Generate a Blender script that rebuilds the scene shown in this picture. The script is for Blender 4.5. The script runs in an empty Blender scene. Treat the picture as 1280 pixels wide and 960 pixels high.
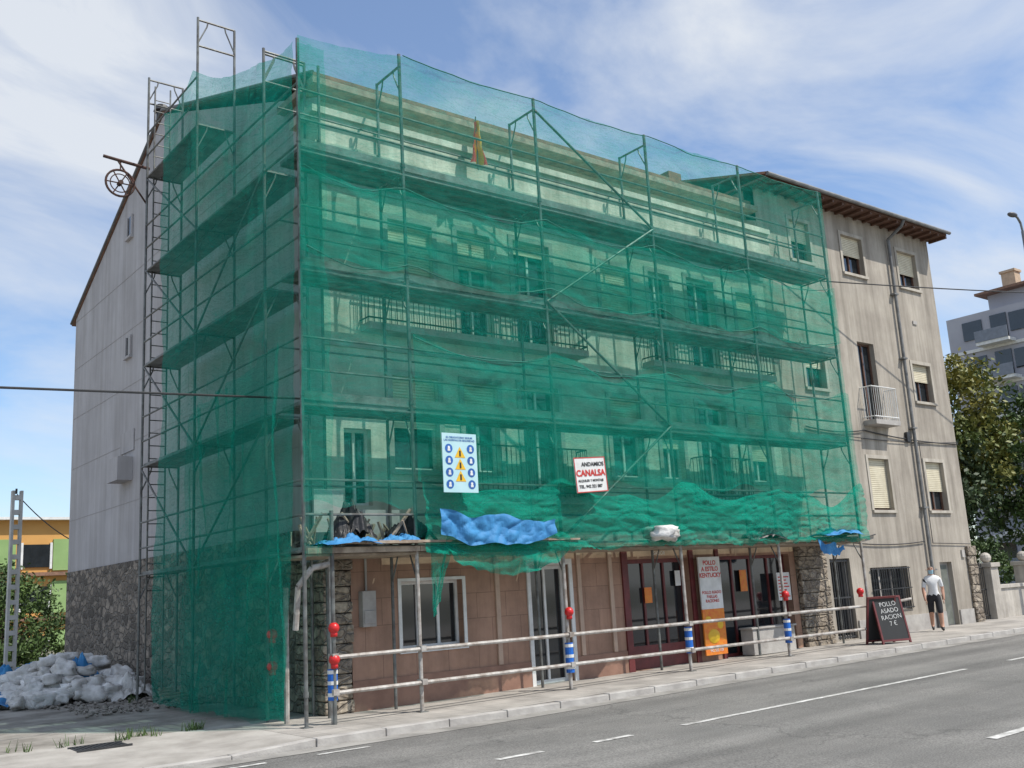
import bpy, bmesh, math, random
from mathutils import Vector, Matrix, noise
random.seed(7)
R=random.random
def U(a,b): return a+(b-a)*random.random()
S=bpy.context.scene
# ---------------------------------------------------------------- camera
CX=Vector((1624,-168,-1253)).normalized();CY=Vector((-1000,-318,-1253));CY=(CY-CX*CY.dot(CX)).normalized();CZ=CX.cross(CY)
cd=bpy.data.cameras.new("camera");cam=bpy.data.objects.new("camera",cd);S.collection.objects.link(cam)
m=Matrix((CX,CY,CZ)).to_4x4();m.translation=Vector((-8.354,-13.087,1.647));cam.matrix_world=m
cd.sensor_width=36;cd.lens=36*1253/1280;cd.clip_end=2000;cd.clip_start=.1
S.camera=cam
S.view_settings.view_transform='Standard';S.view_settings.look='None';S.view_settings.exposure=0
def g(x): return 0.01*min(max(x,0),22)
# ---------------------------------------------------------------- materials
def mat(name,col,rough=.8,col2=None,scale=3.0,bump=0.0,bscale=40,metal=0,streak=0.0,spec=.5,detail=6):
    M=bpy.data.materials.new(name);M.use_nodes=True;nt=M.node_tree;N=nt.nodes;Lk=nt.links
    b=N["Principled BSDF"];b.inputs["Roughness"].default_value=rough;b.inputs["Metallic"].default_value=metal
    b.inputs["Specular IOR Level"].default_value=spec
    tc=N.new("ShaderNodeTexCoord");c2=col2 or [c*.78 for c in col]
    n=N.new("ShaderNodeTexNoise");n.inputs["Scale"].default_value=scale;n.inputs["Detail"].default_value=detail;n.inputs["Roughness"].default_value=.62
    Lk.new(tc.outputs["Object"],n.inputs["Vector"])
    r=N.new("ShaderNodeValToRGB");r.color_ramp.elements[0].position=.36;r.color_ramp.elements[1].position=.64
    r.color_ramp.elements[0].color=(*c2,1);r.color_ramp.elements[1].color=(*col,1)
    Lk.new(n.outputs["Fac"],r.inputs["Fac"]);out=r.outputs["Color"]
    if streak>0:
        mp=N.new("ShaderNodeMapping");mp.inputs["Scale"].default_value=(2.2,2.2,.16);Lk.new(tc.outputs["Object"],mp.inputs["Vector"])
        n2=N.new("ShaderNodeTexNoise");n2.inputs["Scale"].default_value=1.6;n2.inputs["Detail"].default_value=8;n2.inputs["Roughness"].default_value=.7
        Lk.new(mp.outputs[0],n2.inputs["Vector"])
        r2=N.new("ShaderNodeValToRGB");r2.color_ramp.elements[0].position=.3;r2.color_ramp.elements[1].position=.62
        v=1-streak;r2.color_ramp.elements[0].color=(v,v*.98,v*.95,1);r2.color_ramp.elements[1].color=(1,1,1,1)
        Lk.new(n2.outputs["Fac"],r2.inputs["Fac"])
        mx=N.new("ShaderNodeMix");mx.data_type='RGBA';mx.blend_type='MULTIPLY';mx.inputs[0].default_value=1
        Lk.new(out,mx.inputs[6]);Lk.new(r2.outputs[0],mx.inputs[7]);out=mx.outputs[2]
    Lk.new(out,b.inputs["Base Color"])
    if bump>0:
        n3=N.new("ShaderNodeTexNoise");n3.inputs["Scale"].default_value=bscale;n3.inputs["Detail"].default_value=5
        Lk.new(tc.outputs["Object"],n3.inputs["Vector"]);bp=N.new("ShaderNodeBump");bp.inputs["Strength"].default_value=bump;bp.inputs["Distance"].default_value=.02
        Lk.new(n3.outputs["Fac"],bp.inputs["Height"]);Lk.new(bp.outputs[0],b.inputs["Normal"])
    return M
def brick(M,w,h,mort=.01,dark=.55,vert=False,off=0,var=.88):
    nt=M.node_tree;N=nt.nodes;Lk=nt.links;b=N["Principled BSDF"]
    src=b.inputs["Base Color"].links[0].from_socket;tc=N.new("ShaderNodeTexCoord");vec=tc.outputs["Object"]
    if vert:
        sp=N.new("ShaderNodeSeparateXYZ");cb=N.new("ShaderNodeCombineXYZ");Lk.new(vec,sp.inputs[0]);Lk.new(sp.outputs[0],cb.inputs[0]);Lk.new(sp.outputs[2],cb.inputs[1]);vec=cb.outputs[0]
    br=N.new("ShaderNodeTexBrick");br.offset=off;br.inputs["Scale"].default_value=1;br.inputs["Brick Width"].default_value=w;br.inputs["Row Height"].default_value=h;br.inputs["Mortar Size"].default_value=mort
    br.inputs["Color1"].default_value=(1,1,1,1);br.inputs["Color2"].default_value=(var,var,var,1);br.inputs["Mortar"].default_value=(dark,dark,dark,1);Lk.new(vec,br.inputs["Vector"])
    mx=N.new("ShaderNodeMix");mx.data_type='RGBA';mx.blend_type='MULTIPLY';mx.inputs[0].default_value=1;Lk.new(src,mx.inputs[6]);Lk.new(br.outputs["Color"],mx.inputs[7]);Lk.new(mx.outputs[2],b.inputs["Base Color"])
    return M
def stone_mat(name,cA,cB,mortar,scale=3.2):
    M=bpy.data.materials.new(name);M.use_nodes=True;nt=M.node_tree;N=nt.nodes;Lk=nt.links
    b=N["Principled BSDF"];b.inputs["Roughness"].default_value=.92
    tc=N.new("ShaderNodeTexCoord");mp=N.new("ShaderNodeMapping");mp.inputs["Scale"].default_value=(1,1,1.7);Lk.new(tc.outputs["Object"],mp.inputs["Vector"])
    nz=N.new("ShaderNodeTexNoise");nz.inputs["Scale"].default_value=3;nz.inputs["Detail"].default_value=3;Lk.new(mp.outputs[0],nz.inputs["Vector"])
    ad=N.new("ShaderNodeVectorMath");ad.operation='MULTIPLY_ADD';ad.inputs[1].default_value=(.25,.25,.25);Lk.new(nz.outputs["Color"],ad.inputs[0]);Lk.new(mp.outputs[0],ad.inputs[2])
    v=N.new("ShaderNodeTexVoronoi");v.inputs["Scale"].default_value=scale;Lk.new(ad.outputs[0],v.inputs["Vector"])
    e=N.new("ShaderNodeTexVoronoi");e.feature='DISTANCE_TO_EDGE';e.inputs["Scale"].default_value=scale;Lk.new(ad.outputs[0],e.inputs["Vector"])
    sx=N.new("ShaderNodeSeparateColor");Lk.new(v.outputs["Color"],sx.inputs[0])
    r=N.new("ShaderNodeValToRGB");r.color_ramp.elements[0].color=(*cA,1);r.color_ramp.elements[1].color=(*cB,1);Lk.new(sx.outputs[0],r.inputs[0])
    er=N.new("ShaderNodeValToRGB");er.color_ramp.elements[0].position=.03;er.color_ramp.elements[1].position=.12;Lk.new(e.outputs["Distance"],er.inputs[0])
    mx=N.new("ShaderNodeMix");mx.data_type='RGBA';mx.inputs[6].default_value=(*mortar,1);Lk.new(er.outputs[0],mx.inputs[0]);Lk.new(r.outputs[0],mx.inputs[7])
    f=N.new("ShaderNodeTexNoise");f.inputs["Scale"].default_value=14;f.inputs["Detail"].default_value=8;Lk.new(tc.outputs["Object"],f.inputs["Vector"])
    fr=N.new("ShaderNodeMapRange");fr.inputs[1].default_value=.3;fr.inputs[2].default_value=.7;fr.inputs[3].default_value=.55;fr.inputs[4].default_value=1.25;Lk.new(f.outputs["Fac"],fr.inputs[0])
    m2=N.new("ShaderNodeVectorMath");m2.operation='SCALE';Lk.new(mx.outputs[2],m2.inputs[0]);Lk.new(fr.outputs[0],m2.inputs["Scale"]);Lk.new(m2.outputs[0],b.inputs["Base Color"])
    ma=N.new("ShaderNodeMath");ma.operation='MULTIPLY_ADD';ma.inputs[1].default_value=.4;Lk.new(f.outputs["Fac"],ma.inputs[0]);Lk.new(er.outputs[0],ma.inputs[2])
    bp=N.new("ShaderNodeBump");bp.inputs["Strength"].default_value=.9;bp.inputs["Distance"].default_value=.06;Lk.new(ma.outputs[0],bp.inputs["Height"]);Lk.new(bp.outputs[0],b.inputs["Normal"])
    return M
def net_mat(name,col,lo,hi,seed=0.0,sc=(1,1,1)):
    M=bpy.data.materials.new(name);M.use_nodes=True;nt=M.node_tree;N=nt.nodes;Lk=nt.links
    for n in list(N):
        if n.type=='BSDF_PRINCIPLED':N.remove(n)
    o=N["Material Output"];tc=N.new("ShaderNodeTexCoord")
    def nz(scale,vec,det=5,dist=0,rough=.6):
        mp=N.new("ShaderNodeMapping");mp.inputs["Scale"].default_value=vec;mp.inputs["Location"].default_value=(seed,seed*.7,0);mp.inputs["Rotation"].default_value=(0,0,.25)
        Lk.new(tc.outputs["UV"],mp.inputs["Vector"])
        n=N.new("ShaderNodeTexNoise");n.inputs["Scale"].default_value=scale;n.inputs["Detail"].default_value=det;n.inputs["Distortion"].default_value=dist;n.inputs["Roughness"].default_value=rough
        Lk.new(mp.outputs[0],n.inputs["Vector"]);return n.outputs["Fac"]
    a=nz(.55*sc[0],(1,1.6,1),3,.6);b=nz(2.2*sc[0],(.5,2.6,1),6,1.2,.7);cgr=nz(22,(1,1,1),2)
    s=N.new("ShaderNodeMath");s.operation='SUBTRACT';s.inputs[1].default_value=.5;Lk.new(b,s.inputs[0])
    ab=N.new("ShaderNodeMath");ab.operation='ABSOLUTE';Lk.new(s.outputs[0],ab.inputs[0])
    mr=N.new("ShaderNodeMapRange");mr.inputs[1].default_value=0;mr.inputs[2].default_value=.03;mr.inputs[3].default_value=.2;mr.inputs[4].default_value=0;Lk.new(ab.outputs[0],mr.inputs[0])
    m1=N.new("ShaderNodeMapRange");m1.inputs[1].default_value=.3;m1.inputs[2].default_value=.7;m1.inputs[3].default_value=lo;m1.inputs[4].default_value=hi;Lk.new(a,m1.inputs[0])
    m2=N.new("ShaderNodeMath");m2.operation='ADD';Lk.new(mr.outputs[0],m2.inputs[0]);Lk.new(m1.outputs[0],m2.inputs[1])
    m3=N.new("ShaderNodeMapRange");m3.inputs[1].default_value=.3;m3.inputs[2].default_value=.7;m3.inputs[3].default_value=-.06;m3.inputs[4].default_value=.06;Lk.new(cgr,m3.inputs[0])
    m4=N.new("ShaderNodeMath");m4.operation='ADD';m4.use_clamp=True;Lk.new(m2.outputs[0],m4.inputs[0]);Lk.new(m3.outputs[0],m4.inputs[1])
    d=N.new("ShaderNodeBsdfDiffuse");d.inputs[0].default_value=(*col,1);t=N.new("ShaderNodeBsdfTranslucent");t.inputs[0].default_value=(*[min(1,c*1.15) for c in col],1)
    x=N.new("ShaderNodeMixShader");x.inputs[0].default_value=.35;Lk.new(d.outputs[0],x.inputs[1]);Lk.new(t.outputs[0],x.inputs[2])
    tr=N.new("ShaderNodeBsdfTransparent");tr.inputs[0].default_value=(.84,.99,.95,1);y=N.new("ShaderNodeMixShader");Lk.new(m4.outputs[0],y.inputs[0]);Lk.new(tr.outputs[0],y.inputs[1]);Lk.new(x.outputs[0],y.inputs[2])
    Lk.new(y.outputs[0],o.inputs[0]);return M
# ---------------------------------------------------------------- mesh helpers
class MB:
    def __init__(s): s.v=[];s.f=[]
    def quad(s,*p):
        i=len(s.v);s.v+= [tuple(q) for q in p];s.f.append(tuple(range(i,i+len(p))))
    def box(s,x0,x1,y0,y1,z0,z1):
        i=len(s.v)
        s.v+=[(x0,y0,z0),(x1,y0,z0),(x1,y1,z0),(x0,y1,z0),(x0,y0,z1),(x1,y0,z1),(x1,y1,z1),(x0,y1,z1)]
        s.f+=[tuple(i+k for k in q) for q in ((0,3,2,1),(4,5,6,7),(0,1,5,4),(1,2,6,5),(2,3,7,6),(3,0,4,7))]
    def tube(s,a,b,r=.024,n=7,r2=None):
        a=Vector(a);b=Vector(b);d=(b-a)
        if d.length<1e-5:return
        d.normalize();u=d.orthogonal().normalized();w=d.cross(u);i=len(s.v);r2=r if r2 is None else r2
        for k in range(n):
            t=2*math.pi*k/n;o=u*math.cos(t)+w*math.sin(t);s.v.append(tuple(a+o*r));s.v.append(tuple(b+o*r2))
        for k in range(n):
            j=(k+1)%n;s.f.append((i+2*k,i+2*j,i+2*j+1,i+2*k+1))
        s.f.append(tuple(i+2*k for k in range(n))[::-1]);s.f.append(tuple(i+2*k+1 for k in range(n)))
    def path(s,pts,r=.01,n=6):
        for a,b in zip(pts[:-1],pts[1:]): s.tube(a,b,r,n)
    def ball(s,c,r,n=10,sc=(1,1,1)):
        i=len(s.v);m=n//2
        for a in range(m+1):
            for b in range(n):
                p=math.pi*a/m;t=2*math.pi*b/n
                s.v.append((c[0]+r*sc[0]*math.sin(p)*math.cos(t),c[1]+r*sc[1]*math.sin(p)*math.sin(t),c[2]+r*sc[2]*math.cos(p)))
        for a in range(m):
            for b in range(n):
                c2=(b+1)%n;s.f.append((i+a*n+b,i+(a+1)*n+b,i+(a+1)*n+c2,i+a*n+c2))
    def obj(s,name,mt,parent=None,smooth=False,bevel=0):
        me=bpy.data.meshes.new(name);me.from_pydata(s.v,[],s.f);me.update()
        bm=bmesh.new();bm.from_mesh(me);bmesh.ops.remove_doubles(bm,verts=bm.verts,dist=1e-5) if smooth else None
        bm.to_mesh(me);bm.free()
        if mt: me.materials.append(mt)
        if smooth:
            for p in me.polygons:p.use_smooth=True
        o=bpy.data.objects.new(name,me);S.collection.objects.link(o)
        if parent:o.parent=parent
        if bevel:
            b=o.modifiers.new("b",'BEVEL');b.width=bevel;b.segments=2;b.limit_method='ANGLE'
        return o
def empty(name):
    o=bpy.data.objects.new(name,None);S.collection.objects.link(o);return o
def grid(name,fn,nu,nv,mt,parent=None,uvs=(1,1),smooth=True):
    v=[];f=[]
    for j in range(nv+1):
        for i in range(nu+1): v.append(tuple(fn(i/nu,j/nv)))
    for j in range(nv):
        for i in range(nu):
            a=j*(nu+1)+i;f.append((a,a+1,a+nu+2,a+nu+1))
    me=bpy.data.meshes.new(name);me.from_pydata(v,[],f);uv=me.uv_layers.new(name="UVMap")
    for p in me.polygons:
        p.use_smooth=smooth
        for li,vi in zip(p.loop_indices,p.vertices):
            uv.data[li].uv=((vi%(nu+1))/nu*uvs[0],(vi//(nu+1))/nv*uvs[1])
    me.materials.append(mt);o=bpy.data.objects.new(name,me);S.collection.objects.link(o)
    if parent:o.parent=parent
    return o
def nz(x,y,z=0): return noise.noise(Vector((x,y,z)))
def text(body,size,loc,mt,parent,rot=(math.pi/2,0,0),align='CENTER',ext=.001,name="lettering",bold=0):
    cu=bpy.data.curves.new(name,'FONT');cu.body=body;cu.size=size;cu.align_x=align;cu.extrude=ext;cu.offset=bold;cu.resolution_u=3
    o=bpy.data.objects.new(name+"_c",cu);S.collection.objects.link(o)
    dg=bpy.context.evaluated_depsgraph_get();me=bpy.data.meshes.new_from_object(o.evaluated_get(dg));bpy.data.objects.remove(o)
    ob=bpy.data.objects.new(name,me);me.materials.clear();me.materials.append(mt);S.collection.objects.link(ob);ob.location=loc;ob.rotation_euler=rot;ob.parent=parent;return ob
def wall(mb,x0,x1,z0,z1,y,holes,dep=.2):
    xs=sorted({x0,x1}|{h[0] for h in holes}|{h[1] for h in holes});zs=sorted({z0,z1}|{h[2] for h in holes}|{h[3] for h in holes})
    xs=[x for x in xs if x0<=x<=x1];zs=[z for z in zs if z0<=z<=z1]
    for a,b in zip(xs[:-1],xs[1:]):
        for c,d in zip(zs[:-1],zs[1:]):
            mx,mz=(a+b)/2,(c+d)/2
            if any(h[0]<mx<h[1] and h[2]<mz<h[3] for h in holes):continue
            mb.quad((a,y,c),(b,y,c),(b,y,d),(a,y,d))
    for h in holes:
        a,b,c,d=h[:4];e=y+dep
        if d<=z0 or c>=z1:continue
        mb.quad((a,y,c),(a,e,c),(a,e,d),(a,y,d));mb.quad((b,y,c),(b,y,d),(b,e,d),(b,e,c))
        mb.quad((a,y,d),(a,e,d),(b,e,d),(b,y,d));mb.quad((a,y,c),(b,y,c),(b,e,c),(a,e,c))
def window(fr,gl,bl,x0,x1,z0,z1,y,blind=0,mull=1,fw=.05):
    e=y+.13
    fr.box(x0,x0+fw,e,e+.05,z0,z1);fr.box(x1-fw,x1,e,e+.05,z0,z1);fr.box(x0+fw,x1-fw,e,e+.05,z0,z0+fw);fr.box(x0+fw,x1-fw,e,e+.05,z1-fw,z1)
    for k in range(mull):
        xm=x0+(x1-x0)*(k+1)/(mull+1);fr.box(xm-.025,xm+.025,e+.003,e+.045,z0+fw,z1-fw)
    gl.quad((x0,e+.035,z0),(x1,e+.035,z0),(x1,e+.035,z1),(x0,e+.035,z1))
    if blind>0:
        zb=z1-(z1-z0)*blind;z=z1
        while z>zb+.01:
            bl.box(x0+.01,x1-.01,y+.085,y+.1,max(zb,z-.045),z-.006);z-=.05
        bl.quad((x0+.01,y+.102,zb),(x1-.01,y+.102,zb),(x1-.01,y+.102,z1),(x0+.01,y+.102,z1))
# ---------------------------------------------------------------- common materials
galv=mat("galvanised_steel",(.19,.20,.19),.5,(.09,.085,.08),6,.1,60,metal=.3)
galvL=mat("scaffold_light_steel",(.48,.46,.43),.6,(.25,.21,.18),7,.1,60,metal=.2)
deckM=mat("deck_steel",(.25,.26,.25),.6,(.13,.13,.12),4,.2,30,metal=.3)
wood=mat("weathered_board",(.40,.33,.25),.85,(.22,.17,.13),5,.3,30)
plasG=mat("gable_plaster",(.50,.48,.48),.92,(.43,.41,.41),.8,.15,35,streak=.25)
plasF=mat("facade_render_cream",(.68,.66,.57),.92,(.54,.53,.45),1.2,.2,30,streak=.3)
plasN=mat("neighbour_render",(.46,.415,.35),.92,(.36,.32,.27),1.1,.25,35,streak=.46)
pink=brick(mat("pink_stone_tile",(.44,.265,.185),.75,(.34,.205,.145),2.5,.15,40,streak=.25),.62,.42,.006,.6,True,.5,.9)
white=mat("white_paint",(.75,.75,.73),.6,(.6,.6,.58),4)
dark=mat("dark_metal",(.035,.035,.038),.5,(.02,.02,.02),6)
brown=mat("brown_wood_frame",(.14,.07,.045),.6,(.09,.045,.03),8)
maroon=mat("maroon_frame",(.16,.03,.03),.5,(.1,.02,.02),6)
blindM=mat("cream_roller_blind",(.72,.66,.5),.7,(.6,.54,.4),4)
concrete=mat("concrete",(.45,.43,.4),.9,(.32,.3,.28),2.5,.3,30)
glass=mat("window_glass",(.02,.025,.03),.06,(.012,.015,.018),2,spec=.9)
tile=mat("roof_tile",(.27,.15,.1),.85,(.15,.09,.065),6,.4,20)
redP=mat("red_plastic",(.62,.02,.02),.35,(.5,.015,.015),8)
blueP=mat("blue_plastic",(.01,.14,.55),.45,(.01,.1,.42),8)
tarpM=mat("blue_tarpaulin",(.055,.25,.50),.62,(.03,.16,.37),3,.6,14,spec=.3)
blackM=mat("black_plastic_sheet",(.02,.02,.022),.5,(.01,.01,.01),5,.3,25)
bagM=mat("woven_rubble_bag",(.76,.75,.73),.75,(.44,.42,.39),2.6,.6,16)
stoneG=stone_mat("rubble_masonry",(.10,.085,.07),(.34,.285,.23),(.22,.195,.165),3.4)
stoneL=stone_mat("rubble_masonry_light",(.2,.16,.12),(.42,.36,.28),(.26,.22,.18),3.6)
red=mat("sign_red",(.55,.03,.02),.5,(.5,.03,.02),5);blk=mat("sign_black",(.02,.02,.02),.6)
yel=mat("sign_yellow",(.75,.45,.02),.5,(.7,.42,.02),5);cyan=mat("sign_pale_blue",(.45,.66,.7),.5,(.4,.62,.66),5)
navy=mat("sign_blue",(.02,.12,.42),.5);orange=mat("sign_orange",(.72,.26,.02),.5,(.66,.14,.02),9)
# ---------------------------------------------------------------- ground
def strip(name,x0,x1,y0,y1,zo,mt,nx=40,ny=2):
    return grid(name,lambda u,v:(x0+(x1-x0)*u,y0+(y1-y0)*v,g(x0+(x1-x0)*u)+zo),nx,ny,mt,None)
groundM=mat("ground_earth",(.2,.19,.15),.95,(.12,.12,.08),.5,.3,10)
yardM=mat("yard_concrete",(.36,.335,.30),.95,(.15,.135,.115),1.1,.6,14)
def asphalt():
    M=mat("asphalt",(.20,.192,.178),.9,(.155,.15,.14),.7,.5,160,detail=10);nt=M.node_tree;N=nt.nodes;Lk=nt.links;b=N["Principled BSDF"]
    src=b.inputs["Base Color"].links[0].from_socket;tc=N.new("ShaderNodeTexCoord")
    n=N.new("ShaderNodeTexNoise");n.inputs["Scale"].default_value=55;n.inputs["Detail"].default_value=3;Lk.new(tc.outputs["Object"],n.inputs["Vector"])
    mr=N.new("ShaderNodeMapRange");mr.inputs[1].default_value=.35;mr.inputs[2].default_value=.65;mr.inputs[3].default_value=.68;mr.inputs[4].default_value=1.32;Lk.new(n.outputs["Fac"],mr.inputs[0])
    mp=N.new("ShaderNodeMapping");mp.inputs["Scale"].default_value=(.04,.8,1);Lk.new(tc.outputs["Object"],mp.inputs["Vector"])
    n2=N.new("ShaderNodeTexNoise");n2.inputs["Scale"].default_value=1.6;n2.inputs["Detail"].default_value=4;Lk.new(mp.outputs[0],n2.inputs["Vector"])
    m2=N.new("ShaderNodeMapRange");m2.inputs[1].default_value=.35;m2.inputs[2].default_value=.65;m2.inputs[3].default_value=.76;m2.inputs[4].default_value=1.17;Lk.new(n2.outputs["Fac"],m2.inputs[0])
    v=N.new("ShaderNodeTexVoronoi");v.feature='DISTANCE_TO_EDGE';v.inputs["Scale"].default_value=.23
    n4=N.new("ShaderNodeTexNoise");n4.inputs["Scale"].default_value=1.5;n4.inputs["Detail"].default_value=6;Lk.new(tc.outputs["Object"],n4.inputs["Vector"])
    ad=N.new("ShaderNodeVectorMath");ad.operation='MULTIPLY_ADD';ad.inputs[1].default_value=(1.6,1.6,0);Lk.new(n4.outputs["Color"],ad.inputs[0]);Lk.new(tc.outputs["Object"],ad.inputs[2]);Lk.new(ad.outputs[0],v.inputs["Vector"])
    m3=N.new("ShaderNodeMapRange");m3.inputs[1].default_value=.001;m3.inputs[2].default_value=.006;m3.inputs[3].default_value=.72;m3.inputs[4].default_value=1;Lk.new(v.outputs["Distance"],m3.inputs[0])
    a=N.new("ShaderNodeMath");a.operation='MULTIPLY';Lk.new(mr.outputs[0],a.inputs[0]);Lk.new(m2.outputs[0],a.inputs[1])
    a2=N.new("ShaderNodeMath");a2.operation='MULTIPLY';Lk.new(a.outputs[0],a2.inputs[0]);Lk.new(m3.outputs[0],a2.inputs[1])
    sc=N.new("ShaderNodeVectorMath");sc.operation='SCALE';Lk.new(src,sc.inputs[0]);Lk.new(a2.outputs[0],sc.inputs["Scale"]);Lk.new(sc.outputs[0],b.inputs["Base Color"])
    return M
asM=asphalt();pavM=brick(mat("paving",(.43,.40,.36),.9,(.28,.26,.235),1.2,.3,40),.4,.4,.008,.6)
lineM=mat("road_paint",(.66,.65,.62),.8,(.30,.29,.27),9,.2,50)
grid("ground",lambda u,v:(-900+1800*u,-900+1800*v,-.13),4,4,groundM)
strip("road",-60,120,-11.5,-1.14,-.1,asM,180,4)
strip("pavement",-2.3,60,-1.0,1.6,0,pavM,120,2)
def lowpav(u,v):
    x=-40+37.7*u;y=-1.0+2.6*v;r=max(0,(x+3.4)/1.1);return (x,y,(-.055+.045*v)*(1-r)-.002*r)
grid("pavement",lowpav,80,4,mat("cement_pavement",(.42,.395,.36),.9,(.25,.23,.205),1.0,.3,30))
grid("yard",lambda u,v:(-40+39.2*u,1.58+38*v,-.012+.012*nz(u*60,v*60)),60,60,yardM)
strip("opposite_pavement",-60,120,-30,-11.5,-.02,pavM,10,2)
mb=MB()
x=-2.3
while x<58:
    a=g(x);mb.box(x+.004,x+.992,-1.15,-1.0,-.13+a,.004+a+.001*(int(x)%3));x+=1
x=-3.4
while x>-30: mb.box(x-.996,x,-1.13,-1.0,-.13,-.052);x-=1
i=len(mb.v);mb.v+=[(-3.396,-1.13,-.13),(-2.304,-1.13,-.13),(-2.304,-1.0,-.13),(-3.396,-1.0,-.13),(-3.396,-1.13,-.052),(-2.304,-1.13,.003),(-2.304,-1.0,.003),(-3.396,-1.0,-.052)]
mb.f+=[tuple(i+k for k in q) for q in ((0,3,2,1),(4,5,6,7),(0,1,5,4),(1,2,6,5),(2,3,7,6),(3,0,4,7))]
mb.obj("kerb",concrete,None,bevel=.012)
strip("gutter_strip",-60,60,-1.5,-1.151,-.095,mat("gutter_concrete",(.33,.315,.29),.9,(.19,.18,.165),1.6,.3,30),60,1)
mk=MB()
def mark(x0,x1,y,w=.1):
    z=-.1+.006
    n=max(1,int((x1-x0)/1))
    for k in range(n):
        a=x0+(x1-x0)*k/n;b=x0+(x1-x0)*(k+1)/n
        mk.quad((a,y-w/2,z+g(a)),(b,y-w/2,z+g(b)),(b,y+w/2,z+g(b)),(a,y+w/2,z+g(a)))
mark(1.26,8.12,-4.0);mark(-1.6,-.97,-3.96);mark(-.21,.39,-3.98);mark(-3.0,-2.3,-3.97);mark(2.0,3.4,-7.55,.12);mark(9.6,22,-4.0);mark(6.2,9,-7.55,.12)
for k in range(3): mark(-5.3+k*1.35,-4.6+k*1.35,-1.75,.08)
mk.obj("road_marking",lineM)
mb=MB();
for k in range(12): mb.box(-4.55+k*.05,-4.525+k*.05,.9,1.3,-.03,.002)
mb.box(-4.6,-3.92,.86,.9,-.03,.004);mb.box(-4.6,-3.92,1.3,1.34,-.03,.004);mb.box(-4.58,-3.94,.9,1.3,-.03,-.008);mb.obj("drain_grate",dark)
# ---------------------------------------------------------------- scaffolded building
B=empty("apartment_building_under_renovation")
BX0,BX1,BY=-.95,10.7,1.1
holes2=[(.33,1.25,3.75,5.35),(3.1,4.0,3.35,5.4),(5.35,6.2,3.75,5.35),(7.95,8.85,3.35,5.4),(9.6,10.3,3.75,5.35),(1.8,2.55,3.75,5.35),(6.75,7.4,3.75,5.35),(-.6,-.1,3.15,4.4)]
holes3=[(.33,1.25,7.0,8.15),(3.1,4.0,6.2,8.25),(5.35,6.2,7.0,8.15),(7.95,8.85,6.2,8.25),(9.6,10.3,7.0,8.15),(1.8,2.55,6.2,8.2),(6.75,7.4,6.2,8.2)]
holes1=[(.36,1.57,.85,1.92),(3.04,3.95,.03,2.1),(5.45,7.2,.06,2.15),(8.1,10.5,.08,2.15)]
mb=MB();wall(mb,BX0,BX1,2.55,9.3,BY,holes2+holes3);mb.obj("facade_wall",plasF,B)
mb=MB();wall(mb,-.55,BX1,0,2.549,BY-.02,holes1,.3);mb.obj("ground_floor_wall",pink,B)
mb=MB();mb.box(-.56,3.04,BY-.045,BY-.021,0,.45);mb.box(3.96,5.44,BY-.045,BY-.021,0,.45);mb.obj("plinth",mat("plinth_tile",(.3,.17,.12),.6,(.22,.12,.085),3),B)
mb=MB();pf=[(1.1,0),(15.9,0),(15.9,9.9),(8.84,13.15),(1.1,10.1)]
mb.quad(*[(BX0,y,z) for y,z in pf][::-1]);mb.quad(*[(BX1,y,z) for y,z in pf]);mb.quad((BX0,15.9,0),(BX1,15.9,0),(BX1,15.9,9.9),(BX0,15.9,9.9));mb.obj("gable_wall",plasG,B)
def stonecol(mb,x0,x1,y0,y1,z0,z1,h=.22):
    z=z0
    while z<z1-.02:
        hh=min(U(h*.7,h*1.3),z1-z);j=.03
        mb.box(x0-U(0,j),x1+U(-j,j),y0-U(0,j),y1,z+.006,z+hh-.006);z+=hh
mb=MB();
mb.box(BX0-.07,BX0-.003,2.0,15.7,0,2.83)
mb.obj("gable_stone_base",stoneG,B)
mb=MB();stonecol(mb,BX0-.1,-.56,BY-.08,BY+.9,0,2.3);mb.obj("corner_quoin",stoneL,B,bevel=.025)
mb=MB()
def slab(mb,p,th):
    q=[(a,b,c-th) for a,b,c in p];mb.quad(*p);mb.quad(*q[::-1])
    for k in range(len(p)):
        l=(k+1)%len(p);mb.quad(p[k],q[k],q[l],p[l])
slab(mb,[(BX0-.04,16.2,9.85),(BX1,16.2,9.85),(BX1,8.84,13.26),(BX0-.04,8.84,13.26)][::-1],.07)
slab(mb,[(BX0-.04,8.84,13.26),(BX1,8.84,13.26),(BX1,1.2,10.62),(BX0-.04,1.2,10.62)][::-1],.07)
mb.obj("roof",tile,B)
mb=MB();mb.tube((BX0-.05,16.2,9.84),(BX0-.05,8.84,13.24),.04);mb.tube((BX0-.05,8.84,13.24),(BX0-.05,1.2,10.6),.04);mb.obj("verge_trim",mat("verge_zinc",(.14,.135,.13),.6,(.09,.085,.08),5),B)
cornM=mat("cornice_render",(.7,.68,.58),.9,(.5,.48,.4),1.5,.3,20,streak=.35)
mb=MB();mb.box(BX0-.25,BX1,.76,1.6,9.0,9.12);mb.box(BX0-.18,BX1,.8,1.6,9.12,9.62);mb.box(BX0-.3,BX1,.74,1.6,9.62,9.74);mb.obj("cornice",cornM,B)
mb=MB();mb.box(BX0+.05,BX1,1.55,1.7,9.74,10.3);mb.obj("attic_wall",plasF,B)
mb=MB();mb.box(BX0-.15,BX1,1.0,2.4,10.3,10.42);mb.obj("attic_eave",wood,B)
fr=MB();gl=MB();bl=MB()
for h,bf in zip(holes2,[.55,.0,.45,.0,.7,.3,.6,0]): window(fr,gl,bl,*h[:4],BY,bf)
for h,bf in zip(holes3,[1.0,.12,.85,.0,.85,.35,0]): window(fr,gl,bl,*h[:4],BY,bf)
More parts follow.
